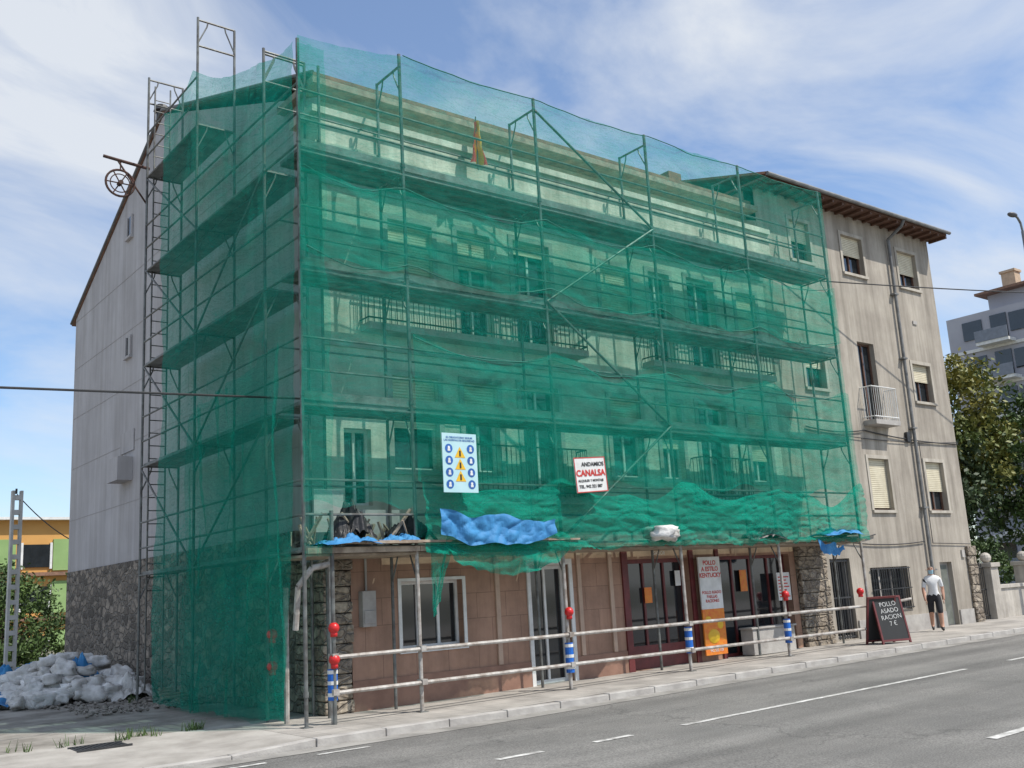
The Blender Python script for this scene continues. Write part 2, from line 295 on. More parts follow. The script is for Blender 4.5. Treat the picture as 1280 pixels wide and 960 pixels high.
fr.obj("window_frames",white,B);gl.obj("window_glass",glass,B);bl.obj("roller_blinds",blindM,B)
mb=MB()
for h in holes2[:7]+holes3:
    mb.box(h[0]-.1,h[0],BY-.025,BY-.002,h[2],h[3]+.1);mb.box(h[1],h[1]+.1,BY-.025,BY-.002,h[2],h[3]+.1);mb.box(h[0],h[1],BY-.025,BY-.002,h[3],h[3]+.1)
    if h[2] not in (3.35,6.2): mb.box(h[0]-.1,h[1]+.1,BY-.07,BY-.002,h[2]-.08,h[2]-.001)
mb.obj("window_surrounds",concrete,B)
fr=MB();gl=MB()
window(fr,gl,bl,.36,1.57,.85,1.92,BY,0,2);fr.box(.3,1.63,BY-.06,BY-.022,.79,.85);fr.box(.3,.36,BY-.04,BY-.021,.85,1.97);fr.box(1.57,1.63,BY-.04,BY-.021,.85,1.97);fr.box(.36,1.57,BY-.04,BY-.021,1.92,1.97)
window(fr,gl,bl,3.04,3.95,.03,2.1,BY,0,1,.07);fr.box(2.96,3.04,BY-.05,BY-.021,0,2.2);fr.box(3.95,4.03,BY-.05,BY-.021,0,2.2);fr.box(3.04,3.95,BY-.05,BY-.021,2.1,2.2)
fr.obj("white_shop_frames",white,B)
fr=MB();window(fr,gl,bl,5.45,7.2,.06,2.15,BY,0,2,.08);fr.box(5.45,7.2,BY+.12,BY+.2,.08,.5)
window(fr,gl,bl,8.1,10.5,.08,2.15,BY,0,3,.07);fr.box(5.3,5.45,BY-.06,BY-.021,0,2.3);fr.box(7.2,7.32,BY-.06,BY-.021,0,2.3);fr.box(8.0,8.1,BY-.06,BY-.021,0,2.3)
fr.obj("maroon_shop_frames",maroon,B);gl.obj("shop_glass",glass,B)
mb=MB();mb.box(8.6,10.0,BY-.35,BY-.03,.1,.62);mb.box(8.55,10.05,BY-.38,BY-.03,.62,.66);mb.obj("shop_counter",concrete,B,bevel=.01)
mb=MB()
for a in (2.25,4.15,4.95): mb.box(a,a+.09,BY-.055,BY-.022,.46,2.5)
mb.obj("facade_pilaster",mat("pale_pilaster",(.52,.38,.29),.8,(.42,.3,.23),3),B)
mb=MB();mb.box(-.42,-.18,BY-.16,BY-.02,1.25,1.8);mb.box(-.40,-.2,BY-.175,BY-.161,1.3,1.5);mb.tube((-.3,BY-.06,1.8),(-.3,BY-.06,2.5),.02);mb.obj("electric_meter_box",concrete,B,bevel=.008)
mb=MB();mb.box(8.9,9.12,BY+.09,BY+.1,1.4,1.85);mb.box(6.0,6.2,BY+.09,BY+.1,1.3,1.6);mb.obj("poster",orange,B)
mb=MB();mb.box(9.95,10.4,BY-.06,BY-.05,1.15,1.75);mb.box(6.9,7.05,BY+.09,BY+.1,1.6,1.9);mb.obj("poster",white,B)
mb=MB()
for k in range(7): mb.box(9.99,10.36-.05*(k%3),BY-.064,BY-.0605,1.22+k*.07,1.245+k*.07)
mb.obj("poster_print",red,B)
def balcony(mb,mr,x0,x1,z,yf,top,step=.11,yb=BY):
    mb.box(x0,x1,yf,yb-.003,z-.12,z)
    for zz in (top,z+.08): 
        mr.tube((x0,yf+.03,zz),(x1,yf+.03,zz),.015,6);mr.tube((x0,yf+.03,zz),(x0,yb,zz),.015,6);mr.tube((x1,yf+.03,zz),(x1,yb,zz),.015,6)
    x=x0
    while x<x1: mr.tube((x,yf+.03,z),(x,yf+.03,top),.008,5);x+=step
    y=yf+.03
    while y<yb:
        mr.tube((x0,y,z),(x0,y,top),.008,5);mr.tube((x1,y,z),(x1,y,top),.008,5);y+=step
mb=MB();mr=MB();balcony(mb,mr,-.25,4.6,6.15,.78,7.0);balcony(mb,mr,6.4,10.4,6.15,.78,7.0);balcony(mb,mr,1.6,4.4,3.3,.8,4.2);balcony(mb,mr,7.6,9.2,3.3,.8,4.2)
mb.obj("balcony_slabs",concrete,B);mr.obj("balcony_railings",dark,B)
mb=MB();mb.box(BX0-.02,BX1,BY-.05,BY-.026,2.5,2.68);mb.box(BX0,BX1,BY-.035,BY-.002,5.75,5.85);mb.box(BX0,BX1,BY-.035,BY-.002,8.55,8.66);mb.obj("string_courses",concrete,B)
mb=MB()
for y,z,w,h in ((11.2,8.0,.3,.5),(11.3,11.1,.3,.55)): mb.box(BX0-.02,BX0-.004,y-w,y,z-h/2,z+h/2)
mb.obj("gable_windows",glass,B)
mb=MB()
for y,z,w,h in ((11.2,8.0,.3,.5),(11.3,11.1,.3,.55)):
    mb.box(BX0-.05,BX0-.004,y-w-.06,y-w,z-h/2,z+h/2);mb.box(BX0-.05,BX0-.004,y,y+.06,z-h/2,z+h/2);mb.box(BX0-.08,BX0-.004,y-w-.08,y+.08,z-h/2-.06,z-h/2)
mb.box(BX0-.35,BX0-.004,10.6,11.4,4.7,5.25);mb.box(BX0-.03,BX0-.004,10.5,11.5,5.4,5.9);mb.obj("gable_trim_and_vent_unit",plasG,B)
mb=MB();mb.tube((BX0+.3,9.9,12.4),(BX0+.3,9.9,13.75),.13,10);mb.tube((BX0+.3,9.9,13.75),(BX0+.3,9.9,13.9),.2,10,.14)
mb.tube((1.6,7.5,12.5),(1.6,7.5,13.5),.15,8);mb.obj("chimney_flue",dark,B,smooth=False)
mb=MB()
for z in (4.2,5.6,7.0,8.4,9.8): mb.box(BX0-.006,BX0-.003,2,15.85,z,z+.012)
mb.obj("render_joints",mat("joint_line",(.38,.36,.35),.9),B)
# ---------------------------------------------------------------- neighbour
Nb=empty("apartment_building")
NX0,NX1=10.72,18.6
hn=[(14.2,15.15,9.35,10.4),(16.85,17.8,9.35,10.4),(14.35,15.1,5.45,7.5),(16.85,17.75,6.1,7.15),(14.15,15.05,3.15,4.45),(16.8,17.7,3.15,4.45),(12.05,12.85,.15,2.0),(13.65,15.3,.7,1.75),(16.85,17.45,.17,1.8),
 (12.0,12.8,9.35,10.4),(12.0,12.8,6.1,7.15)]
mb=MB();wall(mb,NX0,NX1,0,10.98,BY+.01,hn);mb.quad((NX1,BY+.01,0),(NX1,14,0),(NX1,14,10.98),(NX1,BY+.01,10.98));mb.quad((NX0,14,0),(NX1,14,0),(NX1,14,10.98),(NX0,14,10.98));mb.quad((NX0,BY+.3,9),(NX0,14,9),(NX0,14,10.98),(NX0,BY+.3,10.98));mb.obj("facade_wall",plasN,Nb)
fr=MB();gl=MB();bl=MB()
for h,bf in zip(hn,[.5,.6,0,.45,.95,.6]): window(fr,gl,bl,*h[:4],BY+.01,bf)
for h in hn[-2:]: window(fr,gl,bl,*h[:4],BY+.01,.5)
fr.obj("window_frames",brown,Nb);bl.obj("roller_blinds",blindM,Nb)
fr=MB();window(fr,gl,bl,*hn[7],BY+.01,0,2);window(fr,gl,bl,*hn[8],BY+.01,0,0,.08);window(fr,gl,bl,*hn[6],BY+.01,0,1,.08)
fr.obj("ground_floor_frames",concrete,Nb);gl.obj("window_glass",glass,Nb)
mb=MB();mb.box(16.93,17.37,BY+.12,BY+.165,.2,1.72);mb.obj("door_leaf",mat("grey_green_door",(.16,.17,.15),.6,(.11,.12,.1),4),Nb)
mb=MB()
x=13.68
while x<15.3: mb.tube((x,BY-.03,.72),(x,BY-.03,1.74),.012,5);x+=.1
for z in (.75,1.22,1.71): mb.box(13.62,15.33,BY-.045,BY-.02,z-.012,z+.012)
x=12.08
while x<12.85: mb.tube((x,BY+.06,.16),(x,BY+.06,1.98),.014,5);x+=.1
for z in (.2,1.1,1.95): mb.box(12.06,12.84,BY+.045,BY+.075,z-.02,z+.02)
mb.obj("window_grilles",dark,Nb)
mb=MB();mr=MB();balcony(mb,mr,14.2,15.3,5.4,.75,6.25,.09,BY+.01);mb.obj("balcony_slab",concrete,Nb);mr.obj("balcony_railing",white,Nb)
mb=MB()
for h in hn[:6]+hn[-2:]:
    if h[2]>5.44 and h[2]<5.5: continue
    mb.box(h[0]-.08,h[1]+.08,BY-.05,BY+.008,h[2]-.07,h[2]);
    mb.box(h[0]-.09,h[0],BY-.012,BY+.008,h[2],h[3]);mb.box(h[1],h[1]+.09,BY-.012,BY+.008,h[2],h[3]);mb.box(h[0]-.09,h[1]+.09,BY-.013,BY+.008,h[3],h[3]+.09)
mb.obj("window_surrounds",mat("surround_render",(.53,.49,.42),.9,(.43,.39,.33),2,streak=.35),Nb)
mb=MB();mb.box(10.55,18.72,.55,14.3,10.982,11.04);mb.obj("eave_soffit",brown,Nb)
mb=MB();x=10.7
while x<18.7: mb.box(x,x+.07,.57,BY,10.91,10.98);x+=.42
mb.obj("eave_brackets",brown,Nb)
mb=MB();slab(mb,[(10.5,.5,11.1),(18.76,.5,11.1),(18.76,7.5,13.1),(10.5,7.5,13.1)],.06);slab(mb,[(10.5,7.5,13.1),(18.76,7.5,13.1),(18.76,14.4,11.1),(10.5,14.4,11.1)],.06)
mb.obj("roof",tile,Nb)
mb=MB();mb.tube((10.5,.48,11.05),(18.78,.48,11.05),.05,8)
mb.path([(16.4,.5,11.0),(16.4,.6,10.85),(16.38,BY-.08,10.6),(16.3,BY-.08,.15)],.045,8)
for z in (9,7.2,5.3,3.2,1.6): mb.box(16.24,16.44,BY-.14,BY,z,z+.04)
mb.obj("gutter_and_downpipe",mat("zinc",(.22,.22,.215),.6,(.13,.13,.13),4,metal=.2),Nb)
mb=MB();stonecol(mb,10.74,11.75,BY-.12,BY,0,2.5,.26);mb.obj("stone_pier",stoneL,Nb,bevel=.02)
mb=MB();stonecol(mb,18.25,18.64,BY-.06,BY,0,2.2,.26);mb.obj("corner_stone_pier",stoneL,Nb,bevel=.02)
mb=MB();mb.box(12.9,16.8,BY-.03,BY+.008,.0,.55);mb.box(17.5,18.2,BY-.03,BY+.008,0,.55);mb.obj("plinth",concrete,Nb)
mb=MB()
def sag(a,b,s,n=16): 
    a=Vector(a);b=Vector(b);return [a.lerp(b,k/n)-Vector((0,0,s*4*(k/n)*(1-k/n))) for k in range(n+1)]
mb.path(sag((11.7,BY-.03,5.12),(14.1,BY-.03,5.15),.08),.016);mb.path(sag((14.1,BY-.03,5.15),(18.6,BY-.03,5.0),.07),.016);mb.path(sag((11.7,BY-.03,5.05),(18.6,BY-.03,5.05),.12),.01)
mb.path(sag((11.7,BY-.03,2.5),(16.2,BY-.03,2.35),.12),.014);mb.path([(16.6,BY-.03,5.0),(16.6,BY-.03,2.3),(18.5,BY-.03,2.25)],.01)
mb.path(sag((11.7,BY-.03,2.7),(14.0,BY-.03,2.55),.15),.018);mb.box(16.0,16.15,BY-.07,BY,4.95,5.2)
mb.obj("facade_cables",dark,Nb)
mb=MB();mb.box(11.6,12.1,4.5,5.0,12,12.9);mb.box(12.5,12.8,3.5,3.9,11.6,12.1);mb.obj("chimney",tile,Nb)
mb=MB();
for x,z in ((13.3,8.6),(17.2,8.3)): mb.box(x,x+.2,BY-.02,BY+.008,z,z+.1)
mb.box(18.0,18.14,BY-.03,BY+.008,1.9,2.1);mb.obj("wall_plates",concrete,Nb)
# ---------------------------------------------------------------- scaffolding
Sc=empty("scaffolding")
PX=[-1.87,0,2.92,5.84,8.76,11.7];LZ=[2.4,4.52,6.58,8.5];PY=.74
posts=MB();rails=MB();decks=MB()
for i,x in enumerate(PX):
    top=10.65 if i else 10.35
    posts.tube((x,0,g(x)),(x,0,top),.03,8)
    if x>-1: posts.tube((x,PY,g(x)),(x,PY,10.45),.026,8)
    else: posts.tube((-1.13,PY,0),(-1.13,PY,10.45),.026,8)
    for z in LZ+[10.45]:
        y1=PY
        if i: rails.tube((x,0,z-.02),(x,y1,z-.02),.022);
        if i: rails.path([(x,0,z-.5),(x,.09,z-.32),(x,.18,z-.12),(x,.2,z-.02)],.014);rails.path([(x,y1,z-.5),(x,y1-.09,z-.32),(x,y1-.18,z-.12),(x,y1-.2,z-.02)],.014)
    for z in LZ[:]+[.3]: posts.tube((x,0,z+.1),(x,0,z+.17),.04,8)
    posts.box(x-.07,x+.07,-.07,.07,g(x),g(x)+.012)
for a,b in zip(PX[:-1],PX[1:]):
    for z in LZ:
        for dz in (.5,1.0): rails.tube((a,0,z+dz),(b,0,z+dz),.02)
        rails.tube((a,PY,z+1.0),(b,PY,z+1.0),.017)
        rails.tube((a,0,z-.03),(b,0,z-.03),.02)
        for k in range(3):
            y0=.03+k*.235
            decks.box(a+.03,b-.03,y0,y0+.22,z,z+.05)
            decks.box(a+.03,b-.03,y0,y0+.02,z-.03,z);decks.box(a+.03,b-.03,y0+.2,y0+.22,z-.03,z)
        decks.box(a+.03,b-.03,.005,.022,z+.053,z+.18) if z>2.5 else None
z0=[(2.92,10.4),(5.84,8.6),(2.92,6.7),(5.84,4.6),(2.92,2.5)]
for p,q in zip(z0[:-1],z0[1:]): rails.tube((p[0],-.03,p[1]),(q[0],-.03,q[1]),.024)
SY=[0,1.25,4.25,7.1];SX=-1.87;IX=-1.13
tops=[10.35,10.8,12.95,13.0];SL=[2.4,4.52,6.58,8.6,10.7]
for y,t in zip(SY[1:],tops[1:]):
    posts.tube((SX,y,0),(SX,y,t),.026,8);posts.tube((IX,y,0),(IX,y,t-.05),.026,8)
    for z in [s for s in SL+[t-.05,t-.6] if s<=t]:
        rails.tube((SX,y,z),(IX,y,z),.02)
    for z in [s for s in SL+[t-.05] if s<=t]:
        rails.path([(SX,y,z-.5),(SX+.09,y,z-.3),(SX+.18,y,z-.1),(SX+.2,y,z)],.014);rails.path([(IX,y,z-.5),(IX-.09,y,z-.3),(IX-.18,y,z-.1),(IX-.2,y,z)],.014)
for a,b in zip(SY[:-1],SY[1:]):
    for z in SL:
        if z>10 and a<4: continue
        if a>0:
            for k in range(3):
                x0=SX+.03+k*.235;decks.box(x0,x0+.22,a+.03,b-.03,z,z+.05)
        for dz in (.5,1.0): rails.tube((SX,a,z+dz),(SX,b,z+dz),.019)
        rails.tube((SX,a,z-.02),(SX,b,z-.02),.02)
for z in range(8,50):
    zz=z*.26
    if zz<12.7: rails.tube((SX+.12,7.05,zz),(SX+.45,7.05,zz),.012,5)
rails.tube((SX+.12,7.05,.2),(SX+.12,7.05,12.8),.018);rails.tube((SX+.45,7.05,.2),(SX+.45,7.05,12.8),.018)
for z in SL[:-1]: rails.tube((SX,4.25,z),(SX,7.1,z+2.05),.02)
for z in SL[:-2]: rails.tube((SX,1.25,z+2.05),(SX,4.25,z),.02)
posts.tube((-1.46,-.05,0),(-1.46,-.05,2.95),.03,8)
posts.obj("standards",galv,Sc);rails.obj("ledgers_and_braces",galv,Sc);decks.obj("deck_planks",deckM,Sc)
mb=MB()
for a,b in zip(PX[:-1],PX[1:]): 
    mb.box(a,b-.01,-.12,-.06,2.34,2.4+U(0,.05));mb.box(a+.02,b-.02,-.02,BY-.1,2.3,2.335)
for k in range(9): 
    x=U(-1.8,10.2);mb.box(x,x+U(.8,1.6),-.25+U(0,.1),.05,2.46+k*.002,2.49+k*.002)
mb.obj("canopy_boards",wood,Sc)
mb=MB()
for z in (.9,.42):
    mb.tube((-1.46,-.07,z),(11.72,-.07,z+.03),.03,8)
mb.tube((11.7,-.07,.9),(13.3,-.07,1.0),.03,8)
for i,x in enumerate([-1.46]+PX[1:]): mb.tube((x,0,g(x)),(x,0,2.35),.031,8)
for x in [-1.46]+PX[1:]:
    for z in (.9,.42): mb.box(x-.045,x+.045,-.11,.04,z-.03,z+.05)
mb.obj("guard_rails",galvL,Sc)
mb=MB()
mb.path([(-1.87,.3,1.3),(-1.87,.2,1.9),(-1.7,.1,2.15),(-1.46,0,2.2)],.045,8);mb.path([(-1.8,.75,.0),(-1.8,.75,1.9)],.04,8);mb.obj("corner_pipes",galvL,Sc)
def pad(x,y,z0,z1):
    mb=MB();mb.tube((x,y,z0),(x,y,z1),.07,12);mb.obj("pad_wrap",blueP,Sc)
    mb=MB()
    for t in (.12,.5,.85): mb.tube((x,y,z0+(z1-z0)*t),(x,y,z0+(z1-z0)*t+.05),.074,12)
    mb.obj("pad_band",white,Sc)
pad(-1.46,0,.32,.74);pad(2.92,-.01,.3,.78);pad(5.84,-.01,.38,.85);pad(8.76,-.01,.35,.82)
mb=MB()
for x,y,z in ((-1.46,-.06,1.3),(-1.46,-.06,.87),(2.92,-.07,1.28),(11.3,-.1,1.25),(-1.95,.9,1.25),(-1.95,.9,.8),(8.76,-.05,1.3)):
    mb.ball((x,y,z),.08,12);mb.tube((x,y,z-.12),(x,y,z-.05),.05,10)
mb.obj("warning_lamps",redP,Sc,smooth=True)
H=empty("pulley_hoist");mb=MB();hx=SX-.55;hz=10.45;hy=7.12
mb.tube((SX-.9,hy,10.98),(SX+.05,hy,10.9),.035,8);mb.tube((SX,hy,10.1),(SX-.6,hy,10.93),.02);mb.tube((hx,hy,10.92),(hx,hy,hz+.3),.015)
for rr,th in ((.29,.024),(.2,.012)):
    pts=[(hx+rr*math.cos(t*math.pi/12),hy,hz+rr*math.sin(t*math.pi/12)) for t in range(25)];mb.path(pts,th)
for k in range(6): 
    t=k*math.pi/3;mb.tube((hx,hy,hz),(hx+.29*math.cos(t),hy,hz+.29*math.sin(t)),.014)
mb.tube((hx,hy-.08,hz),(hx,hy+.08,hz),.05);mb.obj("pulley_wheel_and_arm",mat("rusty_steel",(.09,.04,.03),.8,(.04,.025,.02),9),H)
# ---------------------------------------------------------------- debris netting
NG=(.014,.31,.235)
Nt=empty("debris_netting")
nm1=net_mat("green_mesh_base",NG,.17,.36,0)
nm2=net_mat("green_mesh_overlap",(.014,.33,.245),.10,.42,5.3)
nm3=net_mat("green_mesh_side",(.013,.30,.225),.28,.5,9.1)
nm4=net_mat("green_mesh_bundle",(.014,.34,.24),.28,.72,3.7,(1.6,1,1))
nm5=net_mat("green_mesh_lap",(.014,.31,.235),.08,.28,15.3)
def tie(x):
    for a,b in zip(PX[:-1],PX[1:]):
        if a<=x<=b: return math.sin(math.pi*(x-a)/(b-a))
    return 0
def wr(x,z,s): 
    return .5*abs(nz(x*.5,z*.9,s))+.28*abs(nz(x*1.3+z*.6,z*2.6,s+4))+.16*abs(nz(x*3+z*2,z*6,s+9))
def front(x0,x1,zb,zt,nu,nv,name,mt,amp,off,seed):
    def fn(u,v):
        x=x0+(x1-x0)*u;b=zb(x);t=zt(x);z=b+(t-b)*v
        return (x,-off-amp*(.25+.75*tie(x))*wr(x,z,seed)*1.6,z)
    return grid(name,fn,nu,nv,mt,Nt,(x1-x0,8))
front(-1.9,11.76,lambda x:(3.05+.15*nz(x*2,0) if x<-.05 else 2.55),lambda x:10.6-(.22 if x<-.0 else .0)*(1-max(0,x+1.87)/1.87)-.07*tie(x)+.025*nz(x*3,1),270,150,"front_net",nm1,.14,.045,0)
front(-1.9,11.76,lambda x:6.85-.18*tie(x)+.12*nz(x*1.3,5),lambda x:8.2-.2*tie(x)+.18*nz(x*1.2,2),260,50,"front_net_overlap",nm2,.2,.09,11)
front(0.0,11.76,lambda x:3.4+.2*nz(x*1.1,8),lambda x:5.75-.38*tie(x)+.18*nz(x*1.3,7),240,60,"front_net_lower_sheet",nm2,.24,.11,21)
def bund(u,v):
    x=.05+11.7*u;zb=2.33+.09*nz(x*1.4,3)+.06*nz(x*5,3)+.03*nz(x*13,3)-.12*math.exp(-((x-1.6)/1.4)**2);zt=3.4+.3*nz(x*.9,9)-.15*tie(x);z=zb+(zt-zb)*v
    fold=abs(nz(x*1.1+z*.9,z*3.6,31))*.12+abs(nz(x*2.2-z*1.4,z*7,37))*.075+abs(nz(x*6,z*9,39))*.035
    return (x,-.13-fold*(1.3-.6*v)-.1*math.sin(v*math.pi)*(.4+.6*tie(x)),z+.03*nz(x*2,z*5,2))
grid("front_net_gathered_hem",bund,420,70,nm4,Nt,(11.7,1.3))
def drape(u,v):
    x=.12+.42*u*(.3+.7*v)+.05;z=1.35+1.15*v+.25*u*(1-v);return (x+.04*nz(z*4,u*3),-.12-.12*abs(nz(u*6,z*2,7)),z)
grid("hanging_net_tail",drape,20,30,nm4,Nt,(.5,1.2))
def drape2(u,v):
    x=.4+2.5*u;zb=2.35-.42*math.sin(math.pi*u)**.6-.1*nz(x*4,1);z=zb+(2.6-zb)*v;return (x,-.2-.14*abs(nz(x*1.2+z,z*5,3))-.06*abs(nz(x*4,z*6,8)),z)
grid("hanging_net_swag",drape2,80,24,nm4,Nt,(2.5,.6))
def sidetop(y):
    P=[(0,10.28),(1.25,10.5),(4.25,11.8),(5.1,11.45),(6.2,11.75)]
    for (a,b),(c,d) in zip(P[:-1],P[1:]):
        if a<=y<=c: t=(y-a)/(c-a);return b+(d-b)*t-.22*math.sin(math.pi*t)*(c-a)/3
    return 11.7
def side(u,v):
    ye=5.75+.15*math.sin(v*9)+.12*nz(v*6,3)+.25*(1-v);y=ye*u+(.55*(1-v)**3)*(1-u);t=sidetop(min(y,6.2));zb=.05+.08*abs(nz(y*2,4));z=zb+(t-zb)*v
    am=.1+.3*math.sin(math.pi*min(1,max(0,u)))*.6;fold=abs(nz(y*2.2+z*.25,z*.35,5))*.4+abs(nz(y*5+z*.4,z*.7,15))*.14
    return (-1.92-am*fold-.35*math.exp(-((z-1.2)/1.8)**2)*u*(1-u)*2-.12*wr(y,z,41),y,z)
o=grid("side_net",side,150,200,nm3,Nt,(6.2,11.5))
def side2(u,v):
    y=.2+3.9*u;z=.05+5.4*v-.5*u*v+.1*nz(u*5,v*3);return (-2.03-.25*abs(nz(y*2.6,z*.4,55))-.1*wr(y,z,61),y,z)
grid("side_net_overlap",side2,80,90,nm5,Nt,(3.9,5.4))
def corner(u,v):
    z=2.3+7.9*v;return (-1.93+(.45+.12*nz(z*.8,3))*u+.05*nz(z,u*3),-.12-.1*abs(nz(u*4,z*1.2,3)),z)
grid("corner_lap",corner,14,120,nm5,Nt,(.5,7.9))
mb=MB()
for z in (6.9,8.2,10.57,5.65):
    pts=[];x=-1.85 if 6<z<10 else 0
    while x<11.7:
        pts.append((x,-.12-.05*nz(x*2,z),z-(.07 if z>10 else .22)*tie(x)+(.06 if z<10 else .02)*nz(x*1.5,z)));x+=.2
    mb.path(pts,.01,5)
mb.obj("net_hems",mat("net_hem_green",(.01,.16,.12),.8),Nt)
# ---------------------------------------------------------------- tarps and clutter on deck
def crumple(name,cx,cy,cz,sx,sy,h,mt,seed,drop=0,parent=None):
    def fn(u,v):
        a=(u-.5)*2;b=(v-.5)*2;r=min(1,math.sqrt(a*a+b*b)*.8);e=1-r**2
        n=abs(nz(a*1.6+b,b*2.0,seed))*1.0+abs(nz(a*3.4-b*2,b*3,seed+3))*.35+.12*abs(nz(a*8,b*8,seed))
        return (cx+a*sx/2*(1+.12*nz(b*3,seed)),cy+b*sy/2*(1+.15*nz(a*3,seed+7)),cz+h*e*(.35+n))
    return grid(name,fn,44,32,mt,parent,(sx,sy),smooth=False)
def hangt(name,x0,x1,zt,zb,y,mt,seed):
    def fn(u,v):
        x=x0+(x1-x0)*u;b=zb+.3*abs(2*u-1)**3*(zt-zb)+.07*nz(u*6,seed);t=zt-.08*math.sin(u*math.pi*2)**2+.06*nz(u*6,seed+2)-.16*u;z=b+(t-b)*v
        f=abs(nz(x*2.2+z*1.5,z*2.5-x*.7,seed))*.13+abs(nz(x*5-z*3,z*5+x,seed+4))*.05
        return (x,y-f,z)
    return grid(name,fn,60,26,mt,None,(x1-x0,zt-zb),smooth=False)
hangt("blue_tarpaulin",.22,2.5,2.96,2.4,-.34,tarpM,1)
crumple("blue_tarpaulin",-1.15,.05,2.45,.95,.7,.18,tarpM,2)
crumple("blue_tarpaulin",-.25,.1,2.46,.7,.6,.2,tarpM,12)
crumple("blue_tarpaulin",10.7,-.1,2.45,1.4,.7,.2,tarpM,4)
hangt("blue_tarpaulin",9.9,10.8,2.4,2.05,-.16,tarpM,9)
crumple("black_plastic_sheet",-1.0,.25,2.55,.7,.6,.55,blackM,6);crumple("black_plastic_sheet",.1,.35,2.5,.8,.6,.5,blackM,8)
crumple("black_plastic_sheet",8.3,.0,2.4,1.2,.5,.35,blackM,16)
Rp=MB()
for k in range(26):
    x=U(-1.75,.3);y=U(.05,.8);a=U(-.5,.5);l=U(.3,.9);Rp.tube((x,y,2.5),(x+a*l,y+U(-.2,.2),2.5+l*.55),U(.012,.03),5)
Rp.obj("scrap_timber_pile",wood)
mb=MB();mb.box(-1.35,-.85,.7,.73,2.7,3.35);mb.box(-.75,.2,.78,.8,2.5,3.05);mb.obj("loose_board",mat("pale_board",(.5,.48,.46),.8))
def flag(u,v):
    w=.34*(1-v)+.04;return (1.95+(u-.5)*w+.03*nz(v*4,0),.5-.06*math.sin(u*9+v*3),9.3+.85*v)
Fm=bpy.data.materials.new("flag_cloth");Fm.use_nodes=True;nt=Fm.node_tree;tc=nt.nodes.new("ShaderNodeTexCoord");sp=nt.nodes.new("ShaderNodeSeparateXYZ");rp=nt.nodes.new("ShaderNodeValToRGB")
rp.color_ramp.interpolation='CONSTANT';rp.color_ramp.elements[0].color=(.7,.02,.02,1);e=rp.color_ramp.elements.new(.25);e.color=(.85,.45,.02,1);rp.color_ramp.elements[-1].position=.75;rp.color_ramp.elements[-1].color=(.7,.02,.02,1)
nt.links.new(tc.outputs["UV"],sp.inputs[0]);nt.links.new(sp.outputs[0],rp.inputs[0]);nt.links.new(rp.outputs[0],nt.nodes["Principled BSDF"].inputs["Base Color"])
F=empty("flag");grid("flag_cloth",flag,16,20,Fm,F);mb=MB();mb.tube((1.95,.52,9.2),(1.95,.52,10.25),.012);mb.obj("flag_pole",galv,F)
# ---------------------------------------------------------------- signs
sg=empty("safety_sign");mb=MB();x0,x1,z0_,z1_=.25,.9,3.2,4.12;Yp=-.44
mb.box(x0,x1,Yp,Yp+.012,z0_,z1_);mb.obj("panel",cyan,sg)
text("ES OBLIGATORIO SEGUIR\nLAS NORMAS DE SEGURIDAD",.044,((x0+x1)/2,Yp-.004,z1_-.08),navy,sg)
mb=MB();mb2=MB();mb3=MB()
def disc(mb,x,y,z,r,n=18): mb.quad(*[(x+r*math.cos(t*2*math.pi/n),y,z+r*math.sin(t*2*math.pi/n)) for t in range(n)])
for k in range(4):
    z=z1_-.24-k*.185;disc(mb,x0+.12,Yp-.004,z,.07);disc(mb,x1-.12,Yp-.004,z,.07)
    disc(mb3,x0+.12,Yp-.007,z+.015,.022);disc(mb3,x1-.12,Yp-.007,z+.015,.022);mb3.box(x0+.095,x0+.145,Yp-.0075,Yp-.006,z-.04,z-.005);mb3.box(x1-.145,x1-.095,Yp-.0075,Yp-.006,z-.04,z-.005)
    if k<3:
        xc=(x0+x1)/2;zc=z-.07;mb2.quad((xc-.1,Yp-.004,zc-.07),(xc+.1,Yp-.004,zc-.07),(xc,Yp-.004,zc+.1))
mb.obj("mandatory_discs",navy,sg);mb2.obj("warning_triangles",yel,sg);mb3.obj("pictograms",white,sg)
mb=MB()
for k in range(3):
    xc=(x0+x1)/2;zc=z1_-.31-k*.185;mb.box(xc-.015,xc+.015,Yp-.008,Yp-.005,zc-.05,zc+.04)
mb.obj("warning_marks",blk,sg)
sg=empty("scaffold_company_sign");tilt=(math.pi/2,math.radians(-4),0)
mb=MB();mb.box(-.36,.36,0,.015,-.3,.3);o=mb.obj("panel",white,sg);o.location=(3.3,-.44,3.55);o.rotation_euler=(0,math.radians(-4),0)
mb=MB();
for q in ((-.36,.36,-.004,-.001,.285,.3),(-.36,.36,-.004,-.001,-.3,-.285),(-.36,-.345,-.004,-.001,-.285,.285),(.345,.36,-.004,-.001,-.285,.285)): mb.box(*q)
o=mb.obj("border",red,sg);o.location=(3.3,-.44,3.55);o.rotation_euler=(0,math.radians(-4),0)
for b,s,dz,m_,bo in (("ANDAMIOS",.1,.15,blk,.002),("CANALSA",.15,-.02,red,.005),("ALQUILER Y MONTAJE",.058,-.12,blk,.001),("TEL. 942 321 087",.075,-.225,blk,.002)):
    text(b,s,(3.3+(.04 if dz>.1 else 0)+dz*.07,-.445,3.55+dz),m_,sg,tilt,bold=bo)
sg=empty("restaurant_menu_sign");mb=MB();x0,x1=7.3,7.95;Yp=.9;mb.box(x0,x1,Yp,Yp+.03,1.1,2.14);mb.obj("upper_panel",white,sg)
mb=MB();mb.box(x0,x1,Yp,Yp+.03,.2,1.098);mb.obj("lower_panel",orange,sg)
